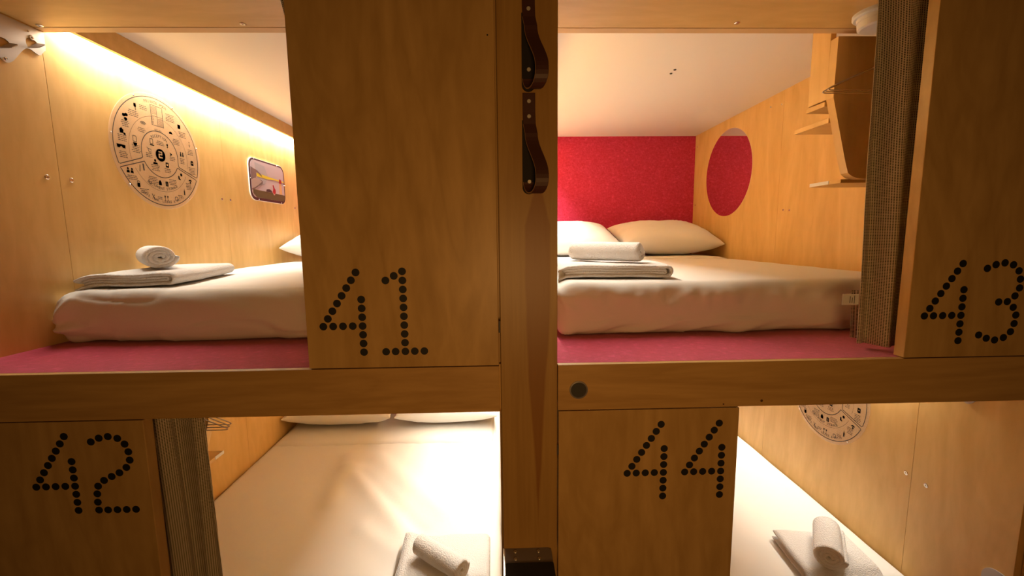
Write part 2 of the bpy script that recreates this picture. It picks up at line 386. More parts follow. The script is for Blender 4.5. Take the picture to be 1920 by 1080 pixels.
# ------------------------------------------------------------------ lights in their coves
def cove(n, xw, sgn, zc, where):
    """valance board, strip and lamp; xw = face of the wall, sgn = direction into the berth"""
    xa, xb = xw+sgn*.058, xw+sgn*.076
    zlow = zc-.078
    y0 = .464
    tag(obj('light_valance', MB().box(min(xa,xb), max(xa,xb), y0, YB-.002, zlow, zc-.0005), M['ply_flat'], bevel=.001),
        'birch valance board hiding the strip light %s' % where, 'valance', 'valance boards over strip lights')
    xs = xw+sgn*.030
    t = tag(obj('strip_light', MB().box(xs-.008, xs+.008, y0+.03, YB-.03, zc-.036, zc-.001), M['led']),
        'warm strip light behind the valance %s' % where, 'strip light', 'warm strip lights')
    ld = bpy.data.lights.new('strip_lamp', 'AREA'); ld.shape = 'RECTANGLE'; ld.size = .020; ld.size_y = YB-y0-.08
    ld.energy = LED_POWER[n-1]; ld.color = LED_COLOR
    lo = bpy.data.objects.new('strip_lamp', ld); COL.objects.link(lo); lo.location = (xs, (y0+YB)/2, zc-.038)
cove(1, XL, 1, ZC1, 'over the map disc in the upper left berth')
cove(2, DR, 1, ZC2, 'beside the post in the upper right berth')
cove(3, DL, -1, ZCL, 'beside the post in the lower left berth')
cove(4, XR, -1, ZCL, 'over the map disc in the lower right berth')

# ------------------------------------------------------------------ mattresses
def rbox(x0, x1, y0, y1, z0, z1, rx, ry, rz, step=.02, disp=None, flatbase=.35):
    """rounded soft box as a grid skin; disp(p, n) -> offset along the normal"""
    cx, cy, cz = (x0+x1)/2, (y0+y1)/2, (z0+z1)/2; hx, hy, hz = (x1-x0)/2, (y1-y0)/2, (z1-z0)/2
    nx, ny, nz = max(4,int(2*hx/step)), max(4,int(2*hy/step)), max(6,int(2*hz/(step*.7)))
    idx = {}; vs = []; fs = []
    def vid(i, j, k):
        key = (i,j,k)
        if key in idx: return idx[key]
        p = Vector(((2*i/nx-1)*hx, (2*j/ny-1)*hy, (2*k/nz-1)*hz))
        rzz = rz if p.z > 0 else rz*flatbase*2 if rz*flatbase*2 < hz else hz*.95
        c = Vector((max(-hx+rx, min(hx-rx, p.x)), max(-hy+ry, min(hy-ry, p.y)), max(-hz+rzz, min(hz-rzz, p.z))))
        d = Vector(((p.x-c.x)/rx, (p.y-c.y)/ry, (p.z-c.z)/rzz)); l = d.length
        if l > 1e-6:
            mx = max(abs(d.x), abs(d.y), abs(d.z)); d = d*(mx/l)
        q = c+Vector((d.x*rx, d.y*ry, d.z*rzz))
        n = Vector((d.x/rx, d.y/ry, d.z/rzz)); n = n.normalized() if n.length > 1e-6 else Vector((0,0,1))
        q = q+Vector((cx,cy,cz))
        if disp: q = q+disp(q, n)
        q.z = max(q.z, z0)
        idx[key] = len(vs); vs.append(q); return idx[key]
    for i in range(nx):
        for j in range(ny):
            fs.append((vid(i,j,0),vid(i,j+1,0),vid(i+1,j+1,0),vid(i+1,j,0)))
            fs.append((vid(i,j,nz),vid(i+1,j,nz),vid(i+1,j+1,nz),vid(i,j+1,nz)))
        for k in range(nz):
            fs.append((vid(i,0,k),vid(i+1,0,k),vid(i+1,0,k+1),vid(i,0,k+1)))
            fs.append((vid(i,ny,k),vid(i,ny,k+1),vid(i+1,ny,k+1),vid(i+1,ny,k)))
    for j in range(ny):
        for k in range(nz):
            fs.append((vid(0,j,k),vid(0,j,k+1),vid(0,j+1,k+1),vid(0,j+1,k)))
            fs.append((vid(nx,j,k),vid(nx,j+1,k),vid(nx,j+1,k+1),vid(nx,j,k+1)))
    return MB().add(vs, fs)
def nz_(p, s, off=0): return noise.noise(Vector((p.x*s+off, p.y*s, p.z*s)))
def ridge(p, a, b, w, h):
    """a soft fold running from a to b in plan"""
    ax, ay = a; bx, by = b; dx, dy = bx-ax, by-ay; L2 = dx*dx+dy*dy
    t = ((p.x-ax)*dx+(p.y-ay)*dy)/L2; tc = max(0, min(1, t))
    d = math.hypot(p.x-ax-tc*dx, p.y-ay-tc*dy)
    return h*math.exp(-(d/w)**2)*sm(min(t+.25, 1.25-t)*4)
def crease(x, y, z, k=5):
    a = 1-min(1, abs(noise.noise(Vector((x, y, z))))*2.2); return a**k
def d41(p, n):
    h = .004*nz_(p, 3)+.0025*nz_(p, 9, 4)
    front = sm((.42-p.y)/.10)
    h += front*.016*noise.noise(Vector((p.x*4+p.z*10, p.z*15, 2)))           # slanting drag lines of the slack sheet
    h += front*.007*crease(p.x*3.2+(p.z-1.2)*7, p.z*16-p.x*2.4, 4.4)*sm((1.31-p.z)/.05)
    h -= front*.006*crease(p.x*2.2+p.z*5, p.z*11, 9.1)
    h += sm((-1.25-p.x)/.2)*front*.010*(crease(p.x*13-p.z*6, p.z*3.5, 2.2, 3)-.4)
    crn = sm((-1.38-p.x)/.15)*sm((.50-p.y)/.1)
    a = math.atan2(p.z-1.24, p.x+1.62)
    h += crn*.007*math.sin(a*11)+sm((-1.46-p.x)/.1)*sm((.46-p.y)/.08)*.012
    q = n*h
    q.z += .012*sm((p.y-.4)/.6)*sm((1.3-p.z)/-.06)-.010*sm((.34-p.y+.1)/.1)*0
    return q
def d43(p, n):
    h = .003*nz_(p, 3)+.002*nz_(p, 8, 7)
    front = sm((.40-p.y)/.05)
    up = math.exp(-((p.z-1.345)/.025)**2)
    h += front*(up*.014*noise.noise(Vector((p.x*22, p.z*10, 5)))+.013*noise.noise(Vector((p.x*5, p.z*10, 8))))
    h += front*sm((1.36-p.z)/.02)*sm((p.z-1.27)/.05)*.006*crease(p.x*15+p.z*3, p.z*4, 6.6, 4)
    h += front*sm((1.28-p.z)/.03)*.008*crease(p.x*3.5-p.z*8, p.z*14, 1.7)
    h += sm((.30-p.x)/.06)*front*.010*(crease(p.x*16+p.z*4, p.z*5, 3.1, 3)-.3)
    h += front*math.exp(-((p.z-1.22)/.02)**2)*.014*noise.noise(Vector((p.x*9-p.z*20, p.z*9, 1)))
    return n*h
def d42(p, n):
    h = .004*nz_(p, 2.5)+.0022*nz_(p, 7, 3)
    if n.z > .5:
        h += ridge(p, (-.93,1.30), (-.42,.62), .055, .020)+ridge(p, (-.80,1.42), (-.30,.85), .06, .016)
        h += ridge(p, (-1.0,1.45), (-.92,.95), .05, .016)-ridge(p, (-.86,1.25), (-.40,.72), .03, .012)
        h += ridge(p, (-.7,.75), (-.45,.55), .05, .012)
    return n*h
def d44(p, n): return n*(.004*nz_(p, 2.5, 9)+.002*nz_(p, 7, 2))
tag(obj('mattress', rbox(XL+.006, DL-.012, .332, YB-.04, ZB+.002, 1.388, .085, .050, .085, .012, d41), M['sheet'], smooth=True),
    'white sheeted mattress in the upper left berth, under map disc and towels', 'mattress', 'white mattresses')
tag(obj('mattress', rbox(DR+.05, XR-.055, .337, YB-.04, ZB+.002, 1.395, .07, .05, .06, .012, d43), M['sheet'], smooth=True),
    'white sheeted mattress in the upper right berth, beside the curtain', 'mattress', 'white mattresses')
m42 = tag(obj('mattress', rbox(XL+.004, DL-.006, .332, YB-.04, ZL+.002, .172, .03, .06, .06, .018, d42), M['sheet'], smooth=True),
    'white sheeted mattress in the lower left berth, right of door 42', 'mattress', 'white mattresses')
tag(obj('mattress', rbox(DR+.03, XR-.012, .332, YB-.04, ZL+.002, .165, .10, .06, .07, .018, d44), M['sheet'], smooth=True),
    'white sheeted mattress in the lower right berth, right of door 44', 'mattress', 'white mattresses')
# turned-back sheets: the doubled band under the pillows ends in a straight edge
def top_sheet(parent, x0, x1, y0, y1, zfun, name='folded_sheet', th=.010):
    mb = MB(); nx = 60; ny = 10; top = []; 
    for j in range(ny+1):
        for i in range(nx+1):
            x = x0+(x1-x0)*i/nx; y = y0+(y1-y0)*j/ny+(.004*math.sin(i*.6)+.003*math.sin(i*1.7) if j == 0 else 0)
            top.append((x, y, zfun(x, y)+th*(.25 if j == 0 else 1)*(1 if 0 < i < nx else .3)))
    fs = [(j*(nx+1)+i, j*(nx+1)+i+1, (j+1)*(nx+1)+i+1, (j+1)*(nx+1)+i) for j in range(ny) for i in range(nx)]
    n = len(top); bot = [(x, y, z-th*1.6) for x, y, z in top]
    rim = [i for i in range(nx+1)]+[j*(nx+1)+nx for j in range(1, ny+1)]+[ny*(nx+1)+i for i in range(nx-1, -1, -1)]+[j*(nx+1) for j in range(ny-1, 0, -1)]
    fs2 = [tuple(reversed([a+n for a in f])) for f in fs]+[(rim[k], rim[k]+n, rim[(k+1)%len(rim)]+n, rim[(k+1)%len(rim)]) for k in range(len(rim))]
    mb.add(top+bot, fs+fs2)
    return obj(name, mb, M['sheet'], parent, smooth=True)
top_sheet(m42, XL+.03, DL-.06, 1.59, 2.35, lambda x, y: .172+.004*nz_(Vector((x,y,.17)), 2.5))
m43 = bpy.data.objects['mattress.001']
top_sheet(m43, DR+.09, XR-.10, 1.80, 2.40, lambda x, y: 1.396+.003*nz_(Vector((x,y,1.39)), 3))

# ------------------------------------------------------------------ pillows
from mathutils.bvhtree import BVHTree
def surface_of(*obs):
    trees = [BVHTree.FromPolygons([v.co for v in o.data.vertices], [tuple(p.vertices) for p in o.data.polygons]) for o in obs]
    def h(x, y):
        zs = [hit[0].z for hit in (t.ray_cast(Vector((x, y, 3)), Vector((0, 0, -1))) for t in trees) if hit[0] is not None]
        zs = [z for z in zs if z > -1]
        return max(zs) if zs else -9
    return h
_mt = [bpy.data.objects[n] for n in ('mattress', 'mattress.001', 'mattress.002', 'mattress.003')]
_m43t = [c for c in _mt[1].children]; _m42t = [c for c in _mt[2].children]
TOP41, TOP43, TOP42, TOP44 = surface_of(_mt[0]), surface_of(_mt[1], *_m43t), surface_of(_mt[2], *_m42t), surface_of(_mt[3])
def pillow(cx, cy, zbase, w, d, th, tilt, yaw, seed, label, group='white pillows'):
    nu, nv = 72, 44; vs = []; fs = []
    rot = Matrix.Rotation(yaw, 3, 'Z') @ Matrix.Rotation(tilt, 3, 'X')
    pts = []
    for s in (1, -1):
        for j in range(nv+1):
            for i in range(nu+1):
                u, v = 2*i/nu-1, 2*j/nv-1
                u = math.copysign(1-(1-abs(u))**1.35, u); v = math.copysign(1-(1-abs(v))**1.35, v)
                k = ((1-abs(u)**2.6)*(1-abs(v)**2.4))
                k = max(k, 0)**.47
                x = w/2*u*(1-.07*(1-v*v)); y = d/2*v*(1-.08*(1-u*u))
                z = s*th/2*k*(.90 if s > 0 else 1.08)
                q = Vector((x*4+seed, y*4, s))
                z += k*(.012*noise.noise(q)+.006*noise.noise(q*2.7))
                e = sm((abs(u)-.45)/.5)
                z += s*k*e*.010*math.sin(v*15+seed+4*noise.noise(q))*(1-abs(v))*1.2
                z += s*k*.006*(crease(x*5+y*7+seed, y*9-x*4, seed, 4))*sm((abs(u)-.1)/.4)
                p = rot @ Vector((x, y, z)); pts.append(p)
    zmin = min(p.z for p in pts)
    n = (nu+1)*(nv+1)
    lift = max(zbase(p.x+cx, p.y+cy)-p.z for p in pts if abs(p.x) < w*.45)+.001
    for p in pts: vs.append((p.x+cx, p.y+cy, p.z+lift))
    for s in (0, 1):
        for j in range(nv):
            for i in range(nu):
                a = s*n+j*(nu+1)+i; f = (a, a+1, a+nu+2, a+nu+1); fs.append(f if s == 0 else f[::-1])
    mb = MB().add(vs, fs)
    o = obj('pillow', mb, M['pillow'], None, smooth=True, fix=False)
    me = o.data; b = bmesh.new(); b.from_mesh(me); bmesh.ops.remove_doubles(b, verts=b.verts, dist=.0004)
    bmesh.ops.recalc_face_normals(b, faces=b.faces); b.to_mesh(me); b.free()
    return tag(o, label, 'pillow', group)
pillow(1.297, 2.235, TOP43, .76, .54, .25, .25, 0, 1.3, 'white pillow touching the right wall of the upper right berth, below the mirror')
pillow(.525, 2.235, TOP43, .76, .54, .25, .25, .0, 5.1, 'white pillow against the red wall behind the rolled towel, nearest the post')
pillow(-1.185, 2.13, TOP41, .76, .52, .24, .14, 0, 8.8, 'white pillow in the upper left berth, its corner showing past door 41')
pillow(-1.19, 2.01, TOP42, .77, .55, .22, .06, 0, 3.3, 'left white pillow at the head of the lower left berth')
pillow(-.410, 2.01, TOP42, .74, .55, .22, .06, 0, 6.7, 'right white pillow at the head of the lower left berth, nearest the post')

# ------------------------------------------------------------------ towels
def ribbon_section(path, t):
    """2-D polyline -> closed outline of thickness t with rounded ends"""
    P2 = [Vector(p) for p in path]; L_, R_ = [], []
    for i, p in enumerate(P2):
        d = (P2[min(i+1,len(P2)-1)]-P2[max(i-1,0)]).normalized(); nrm = Vector((-d.y, d.x))
        L_.append(p+nrm*t/2); R_.append(p-nrm*t/2)
    d1 = (P2[-1]-P2[-2]).normalized(); d0 = (P2[0]-P2[1]).normalized()
    return L_+[P2[-1]+d1*t*.45]+R_[::-1]+[P2[0]+d0*t*.45], len(P2)
def extrude_ribbon(path, t, length, place, nl=26, wob=.004, seed=0, endr=.012):
    """ribbon section swept along its length; the section's centre line stays, its thickness closes at both ends"""
    P2 = [Vector(p) for p in path]; n = len(P2); rings = []
    vs = []; fs = []
    for j in range(nl+1):
        s = j/nl; s = .5-.5*math.cos(PI*s) if endr else s
        e = min(s, 1-s)*length; k = math.sqrt(max(.05, 1-(1-min(1, e/endr))**2))
        ring = []
        for side in (1, -1):
            rng = range(n) if side == 1 else range(n-1, -1, -1)
            for i in rng:
                d = (P2[min(i+1,n-1)]-P2[max(i-1,0)]).normalized(); nrm = Vector((-d.y, d.x))
                tt = t*k*(.8 if i in (0, n-1) else 1)
                q = P2[i]+nrm*(side*tt/2)
                w = wob*noise.noise(Vector((q.x*9+seed, s*length*9, q.y*9)))
                w2 = wob*noise.noise(Vector((q.x*14+seed+7, q.y*20, 3)))*(1 if j in (0, nl) else .6)
                ring.append((q.x, s*length+w2*(1-2*s)*1.5, q.y+w*.7))
        rings.append(ring); vs += [place(*p) for p in ring]
    m = 2*n
    for j in range(nl):
        for i in range(m):
            fs.append((j*m+i, j*m+(i+1)%m, (j+1)*m+(i+1)%m, (j+1)*m+i))
    for base in (0, nl*m):
        for i in range(n-1):
            fs.append((base+i, base+i+1, base+m-2-i, base+m-1-i))
    return MB().add(vs, fs)
def upath(w, h0, h1, n=10, trim=0):
    """a U lying on its side: bottom layer, fold at +x, top layer"""
    r = (h1-h0)/2; zc = (h0+h1)/2; p = [(-w/2+trim+(w-r-trim)*i/12, h0) for i in range(13)]
    p += [(w/2-r+r*math.sin(PI*i/n), zc-r*math.cos(PI*i/n)) for i in range(1, n)]
    p += [(w/2-r-(w-r-trim*.4)*i/12, h1) for i in range(13)]
    return p
def folded_towel(cx, cy, z, w, d, h, yaw, label, seed, top=None):
    t = h/4.0; c, s = math.cos(yaw), math.sin(yaw)
    def place(x, y, zz):
        y -= d/2
        X, Y = cx+c*x-s*y, cy+s*x+c*y
        hgt = max(top(X, Y), z-.022)
        return (X, Y, hgt+.0075+zz)
    mb = extrude_ribbon(upath(w, t*.55, h-t*.55), t*1.22, d, place, 30, .006, seed)
    m2 = extrude_ribbon(upath(w-t*3.2, t*1.56, h-t*1.56, trim=.012), t*1.2, d-.012, lambda x, y, q: place(x-t*.2, y+.006, q), 30, .005, seed+3)
    mb.add(m2.v, m2.f)
    return tag(obj('folded_towel', mb, M['towel'], None, smooth=True), label, 'towel', 'folded bath towels')
def rolled_towel(on, c, L_, r, yaw, label, seed, flat=.86):
    turns = 3.1; n = 96; t = r/(turns+.35)
    path = []
    for i in range(n):
        a = i/(n-1)*turns*2*PI; rr = t*.35+(r-t*.9)*(i/(n-1))
        path.append((rr*math.cos(a-.6), rr*math.sin(a-.6)*flat))
    cy, sy = math.cos(yaw), math.sin(yaw)
    hh = surface_of(bpy.data.objects[on])
    sam = [(v, hh(c[0]-sy*v*L_*.5, c[1]+cy*v*L_*.5)) for v in [k/8 for k in range(-8, 9)]]
    sam = [(v, h) for v, h in sam if h > 0]; n2 = len(sam)
    mv = sum(v for v, _ in sam)/n2; mh = sum(h for _, h in sam)/n2
    sl = sum((v-mv)*(h-mh) for v, h in sam)/sum((v-mv)**2 for v, _ in sam)
    pitch = sl/(L_*.5); c = (c[0], c[1], max(h-sl*v for v, h in sam)+.0020)
    def place(x, y, z):
        y -= L_/2
        x2 = x*(1-.04*(y/L_)); zz = z+r*flat
        return (c[0]+cy*x2-sy*y, c[1]+sy*x2+cy*y, c[2]+zz+pitch*y)
    mb = extrude_ribbon(path, t*1.02, L_, place, 26, .004, seed, .010)
    return tag(obj('rolled_towel', mb, M['towel'], None, smooth=True), label, 'towel', 'rolled hand towels')
folded_towel(-1.412, .650, 1.386, .325, .46, .046, .13, 'folded white towel on the upper left mattress, below the map disc', 1, TOP41)
rolled_towel('folded_towel', (-1.440, .650, 1.4465), .25, .064, .78, 'rolled white towel on the folded towel in the upper left berth', 2, .74)
folded_towel(.455, .62, 1.392, .43, .34, .047, -.12, 'folded white towel on the upper right mattress, beside the post', 3, TOP43)
rolled_towel('folded_towel.001', (.445, .645, 1.4545), .31, .049, .92, 'rolled white towel lying across the folded towel in the upper right berth', 4, .92)
folded_towel(-.255, .435, .170, .37, .36, .050, .02, 'folded white towel on the lower left mattress beside the post', 5, TOP42)
rolled_towel('folded_towel.002', (-.265, .425, .2400), .24, .050, .95, 'rolled white towel on the folded towel in the lower left berth', 6, .92)
folded_towel(1.370, .430, .164, .31, .33, .042, -.10, 'folded white towel on the lower right mattress by the plywood wall', 7, TOP44)
rolled_towel('folded_towel.003', (1.362, .448, .2215), .215, .062, -.62, 'rolled white towel on the folded towel in the lower right berth', 8, .90)

# ------------------------------------------------------------------ curtains
def curtain(name_label, xl, xr, z0, z1, y, folds, amp, seed, lean=0, lp=1):
    nx, nzz = 90, 40; vs = []; uv = []; fs = []
    for j in range(nzz+1):
        v = j/nzz; z = z0+(z1-z0)*v; arc = 0; last = None
        for i in range(nx+1):
            u = i/nx
            x = xl+lean*v**lp*(1-u)+(xr-xl)*u
            ph = u*folds*2*PI+seed
            yy = y+amp*math.sin(ph+.5*math.sin(v*2.2+seed))*(.75+.25*v)+amp*.55*math.sin(ph*2.7+1+v*1.1)+.004*noise.noise(Vector((u*6+seed, v*3, 1)))
            x += amp*.55*math.cos(ph+.4*v)*sm(u*3)*sm((1-u)*4)
            zz = z+(.006*math.sin(ph*.5+seed)*(1-v)**6)
            p = Vector((x, yy, zz))
            if last is not None: arc += (Vector((p.x,p.y,0))-Vector((last.x,last.y,0))).length
            last = p; vs.append(p); uv.append((arc, z))
    for j in range(nzz):
        for i in range(nx):
            a = j*(nx+1)+i; fs.append((a, a+1, a+nx+2, a+nx+1))
    o = obj('curtain', MB().add(vs, fs), M['curtain'], None, smooth=True, uv=uv)
    m = o.modifiers.new('cloth', 'SOLIDIFY'); m.thickness = .0016; m.offset = 0
    return tag(o, name_label, 'curtain', 'woven privacy curtains')
c43 = curtain('woven beige curtain bunched beside door 43', 1.112, 1.42, 1.212, ZS-.002, .108, 1.6, .024, 1.21, -.022)
curtain('woven beige curtain behind door 41, only a sliver showing', -.560, -.20, 1.212, ZS-.002, .105, 3, .022, .4, -.060, 6)
curtain('woven beige curtain bunched beside door 42', -1.29, -.885, .03, ZCL-.002, .110, 2.6, .028, 1.1, 0)
# back fold of the bunched curtain and its care label
mb = MB(); vs = []; uv = []; fs = []
for j in range(21):
    for i in range(11):
        u, v = i/10, j/20; vs.append((1.168-.008*v+.05*u, .205-.02*u+.008*math.sin(u*9), 1.212+.16*v)); uv.append((.06*u, .16*v))
for j in range(20):
    for i in range(10): a = j*11+i; fs.append((a, a+1, a+12, a+11))
obj('curtain_fold', mb.add(vs, fs), M['curtain'], c43, smooth=True, uv=uv)
lab = obj('care_label', MB().box(1.060, 1.112, .1185, .1195, 1.339, 1.373), M['paper'], c43)
mb = MB()
for k, (a, b) in enumerate(((1.345,1.366), (1.345,1.362), (1.343,1.368))):
    x = 1.083+.007*k; mb.box(x, x+.0016, .1180, .1186, a, b)
obj('label_print', mb, M['ink'], lab)

# ------------------------------------------------------------------ leather strap handles on the post
def strap(ztop, zs, zbot, extra, label):
    """strap screwed flat at zs, hanging out in a loop to zbot and screwed again behind"""
    X = .0785; w = .0165; t = thing('strap_handle', (X, 0, ztop), label, 'strap handle', 'leather strap handles')
    H = zs-zbot
    path = [(ztop, -.0025, 0), (zs+.01, -.0030, 0), (zs-.02, -.0045, .001), (zs-.045, -.013, .005)]
    for k in range(1, 13):
        a = k/12; path.append((zs-.045-(H-.045-.036)*a, -.013-.043*sm(a), .005+.0245*sm(a*1.1)))
    for k in range(1, 12):
        a = PI*k/11; r = .0265
        path.append((zbot+.036-.034*math.sin(a) if a < PI/2 else zbot+.036-.034*math.sin(a), -.056+r*(1-math.cos(a))-.0015*0, .0295*(1-sm(a/PI))))
    path += [(zbot+.06, -.0022, 0), (zs-.02, -.0018, 0)]
    # resample
    def mesh(p, wd, th, x_off=0):
        vs = []; n = len(p)
        for i, (z, y, dx) in enumerate(p):
            a, b = p[max(i-1,0)], p[min(i+1,n-1)]; tz, ty = b[0]-a[0], b[1]-a[1]; l = math.hypot(tz, ty) or 1
            ny, nz2 = tz/l, -ty/l
            for sx, sn in ((-1,-1),(1,-1),(1,1),(-1,1)):
                vs.append((X+dx+sx*wd+x_off, y+ny*th/2*sn, z+nz2*th/2*sn))
        fs = [(i*4+k, i*4+(k+1)%4, i*4+4+(k+1)%4, i*4+4+k) for i in range(n-1) for k in range(4)]+[(3,2,1,0), tuple(range(n*4-4, n*4))]
        return MB().add(vs, fs)
    obj('strap', mesh(path, w, .0032), M['leather'], t, bevel=.0008)
    ed = [(z, y, dx-w-.0002) for z, y, dx in path[2:27]]
    obj('strap_edge', mesh(ed, .0004, .0034), M['leather_edge'], t)
    back = MB()
    n = 12; ring = [(X-w-.001, zs-.01), (X+w, zs-.01)]
    ring = [(X-w-.0015, zs-.01)]+[(X-.001+(w+.0005)*math.cos(PI+PI*i/n), zbot+.018+w*math.sin(PI+PI*i/n)) for i in range(n+1)]+[(X+w-.0015, zs-.01)]
    back.prism([(x, -.0050, z) for x, z in ring], [(x, -.0001, z) for x, z in ring])
    part_label(obj('strap_lining', back, M['leather_in'], t), 'black lining inside the loop')
    for z, y in [(zs, -.0046)]+[(e, -.0042) for e in extra]+[(zbot+(.034 if zs < 2 else .0555), -.0050)]:
        obj('screw', MB().lathe((X, y, z), (0,-1,0), (1,0,0), [(.0052,0),(.0052,.0012),(.0042,.002),(.0022,.002),(.0018,.0006),(0,.0006)], 16), M['screwhead'], t)
strap(1.9325, 1.873, 1.672, (1.911,), 'brown leather strap handle on the post, lower of the two loops')
strap(2.24, 2.136, 1.9335, (2.174,), 'brown leather strap handle on the post, upper loop at the top edge')

# ------------------------------------------------------------------ metal step at the foot of the post
t = thing('step_bracket', (.07, 0, .55), 'dark metal step with four screws at the foot of the post', 'step')
vs, fs = fill2d([[(.001,0),(.001,-.004),(.001,-.085),(.1365,-.085),(.1365,-.012),(.131,-.003),(.124,0)]], .004)
obj('top_plate', MB().add([(x, y, z+.638) for x, y, z in vs], fs), M['darkplate'], t, bevel=.0008)
obj('side_lip', MB().box(-.0055, .001, -.19, -.001, .560, .6435), M['steel'], t, bevel=.001)
vs, fs = fill2d([rrect(.001, .1365, -.20, -.062, .006)], .006)
obj('grip_tread', MB().add([(x, y, z+.6405) for x, y, z in vs], fs), M['rubber'], t)
obj('web', MB().box(.001, .1365, -.004, -.0005, .50, .638), M['darkplate'], t)
for x, y in ((.030,-.016), (.030,-.044), (.098,-.016), (.098,-.044)):
    obj('screw', MB().lathe((x,y,.6418), (0,0,1), (1,0,0), [(.0055,0),(.0055,.001),(.0045,.0028),(.0022,.0028),(.0018,.001),(0,.001)], 16), M['steel'], t)

# ------------------------------------------------------------------ round map discs
def map_disc(xw, sgn, yc, zc, label):
    """sgn = +1: faces +x (reader's right is +y); -1: faces -x (reader's right is -y)"""
    t = thing('map_disc', (xw, yc, zc), label, 'wall sign', 'round printed maps of the house'); Rr = .245
    def put(vs, lift): return [(xw+sgn*(lift+z), yc+sgn*x*Rr, zc+y*Rr) for x, y, z in vs]
    vs, fs = fill2d([circ(0, 0, 1.055, 64)], .003)
    obj('acrylic_plate', MB().add(put(vs, .001), fs), M['acrylic'], t)
    for a in (66, 15, -52, 222, 172, 118):
        a = math.radians(a); mb = MB().lathe((xw+sgn*.004, yc+sgn*Rr*1.015*math.cos(a), zc+Rr*1.015*math.sin(a)), (sgn,0,0), (0,1,0), [(.0042,0),(.0042,.0015),(.003,.0028),(0,.0028)], 12)
        obj('pin', mb, M['chrome'], t)
    LIFT = .0042
    def line(pts, w, closed=False):
        m = MB(); n = len(pts); L_ = []; R2 = []
        for i in range(n):
            a = Vector(pts[(i-1)%n] if closed or i else pts[i]); b = Vector(pts[(i+1)%n] if closed or i < n-1 else pts[i])
            d = (b-a).normalized(); nr = Vector((-d.y, d.x)); p = Vector(pts[i]); L_.append(p+nr*w/2); R2.append(p-nr*w/2)
        m.add(put([(p.x, p.y, 0) for p in L_+R2], LIFT), [(i, (i+1)%n, n+(i+1)%n, n+i) for i in range(n if closed else n-1)])
        return m
    def arc(r, a0, a1, n=40, c=(0, -.04)): return [(c[0]+r*math.cos(math.radians(a0+(a1-a0)*i/n)), c[1]+r*math.sin(math.radians(a0+(a1-a0)*i/n))) for i in range(n+1)]
    def rc(r, a): return (r*math.cos(math.radians(a)), -.0+r*math.sin(math.radians(a)))
    lines = MB()
    def add(m): lines.add(m.v, m.f)
    # upper sector (shared areas), lower sector (equipment, cafe), and the waist that joins them
    up = [(-.915,-.345)]+arc(.985, 199, -18.5, 70, (0,0))+[(.905,-.345),(.885,-.35)]+[(.42,-.205)]+arc(.43, -14, 194, 44)+[(-.425,-.165),(-.44,-.18)]
    up = [(-.93,-.33)]+arc(.985, 197.5, -17, 70, (0,0))+[(.935,-.32),(.90,-.345),(.44,-.20),(.425,-.17)]+arc(.43, -8, 190, 44)+[(-.42,-.15),(-.45,-.175),(-.90,-.345)]
    add(line(up, .014, True))
    lo = [(-.90,-.40),(-.43,-.235),(-.39,-.22)]+arc(.44, 208, 332, 30, (0,-.02))+[(.41,-.22),(.44,-.235),(.88,-.39),(.905,-.42)]+arc(.985, -25.5, -154.5, 50, (0,0))+[(-.905,-.42)]
    add(line(lo, .014, True))
    # dashed rings
    for a0, a1 in ((96, 205), (84, -14), (-28, -152)):
        n = int(abs(a1-a0)/2.4)
        for i in range(n):
            s = a0+(a1-a0)*i/n; e = a0+(a1-a0)*(i+.62)/n; add(line(arc(.685, s, e, 2), .007))
    obj('map_outline', lines, M['ink'], t)
    # headings set on arcs
    letters = [MB()]
    def arc_text(s, r, a_mid, size, c=(0,0), below=False):
        letters[0] = MB(); adv = size*.60; n = len(s); tot = adv*(n-1)
        for i, ch in enumerate(s):
            if ch == ' ': continue
            off = (i*adv-tot/2)/r; a = math.radians(a_mid)+(off if below else -off)
            vs, fs = text2d(ch, size); rot = a+PI/2 if below else a-PI/2
            cc, ss = math.cos(rot), math.sin(rot); px, py = c[0]+r*math.cos(a), c[1]+r*math.sin(a)
            letters[0].add(put([(px+cc*x-ss*y, py+ss*x+cc*y, 0) for x, y, _ in vs], LIFT), fs)
        obj('heading', letters[0], M['ink'], t)
    arc_text('PRIVATE PODS', .905, 90, .075)
    arc_text('RECEPTION', .34, 90, .072, (0,-.04))
    arc_text('RELAX', .45, 90, .055, (0,-.04))
    arc_text('EQUIPMENT STORAGE', .655, -91, .075, (0,-.02), True)
    arc_text('CAFE, BAR, LOUNGE & PATIO', .92, -91, .068, (0,0), True)
    # paragraphs too small to read: rows of thin strokes
    for x, y, w, n in ((-.29,.74,.20,3),(-.52,.58,.22,4),(-.71,.36,.17,4),(-.80,.10,.20,4),(-.81,-.18,.18,4),(-.38,.33,.17,3),(-.54,-.03,.19,5),(.02,.18,.18,3),(-.27,-.09,.14,3),(.29,-.06,.14,3),(-.15,-.30,.20,4),(.14,-.31,.17,3),(-.68,-.55,.24,3),(-.46,-.755,.20,3),(-.24,-.54,.22,5),(.24,-.52,.20,4),(-.12,-.855,.13,2),(.40,-.775,.13,2),(.66,-.55,.17,5),(.80,-.22,.18,5),(.55,-.06,.13,4),(.80,.16,.16,4),(.33,.72,.22,5),(.62,.47,.20,4),(.43,.29,.18,4)):
        para = MB()
        for k in range(n):
            z = y+(n-1)/2*.030-k*.030; ww = w*(.72+.28*random.random()); px = x-ww/2
            while px < x+ww/2-.01:
                l = .022+.03*random.random(); l = min(l, x+ww/2-px)
                para.add(put([(px,z-.0055,0),(px+l,z-.0055,0),(px+l,z+.0055,0),(px,z+.0055,0)], LIFT), [(0,1,2,3)]); px += l+.010
        obj('small_print', para, M['ink'], t)
    # pictograms
    pieces = {}
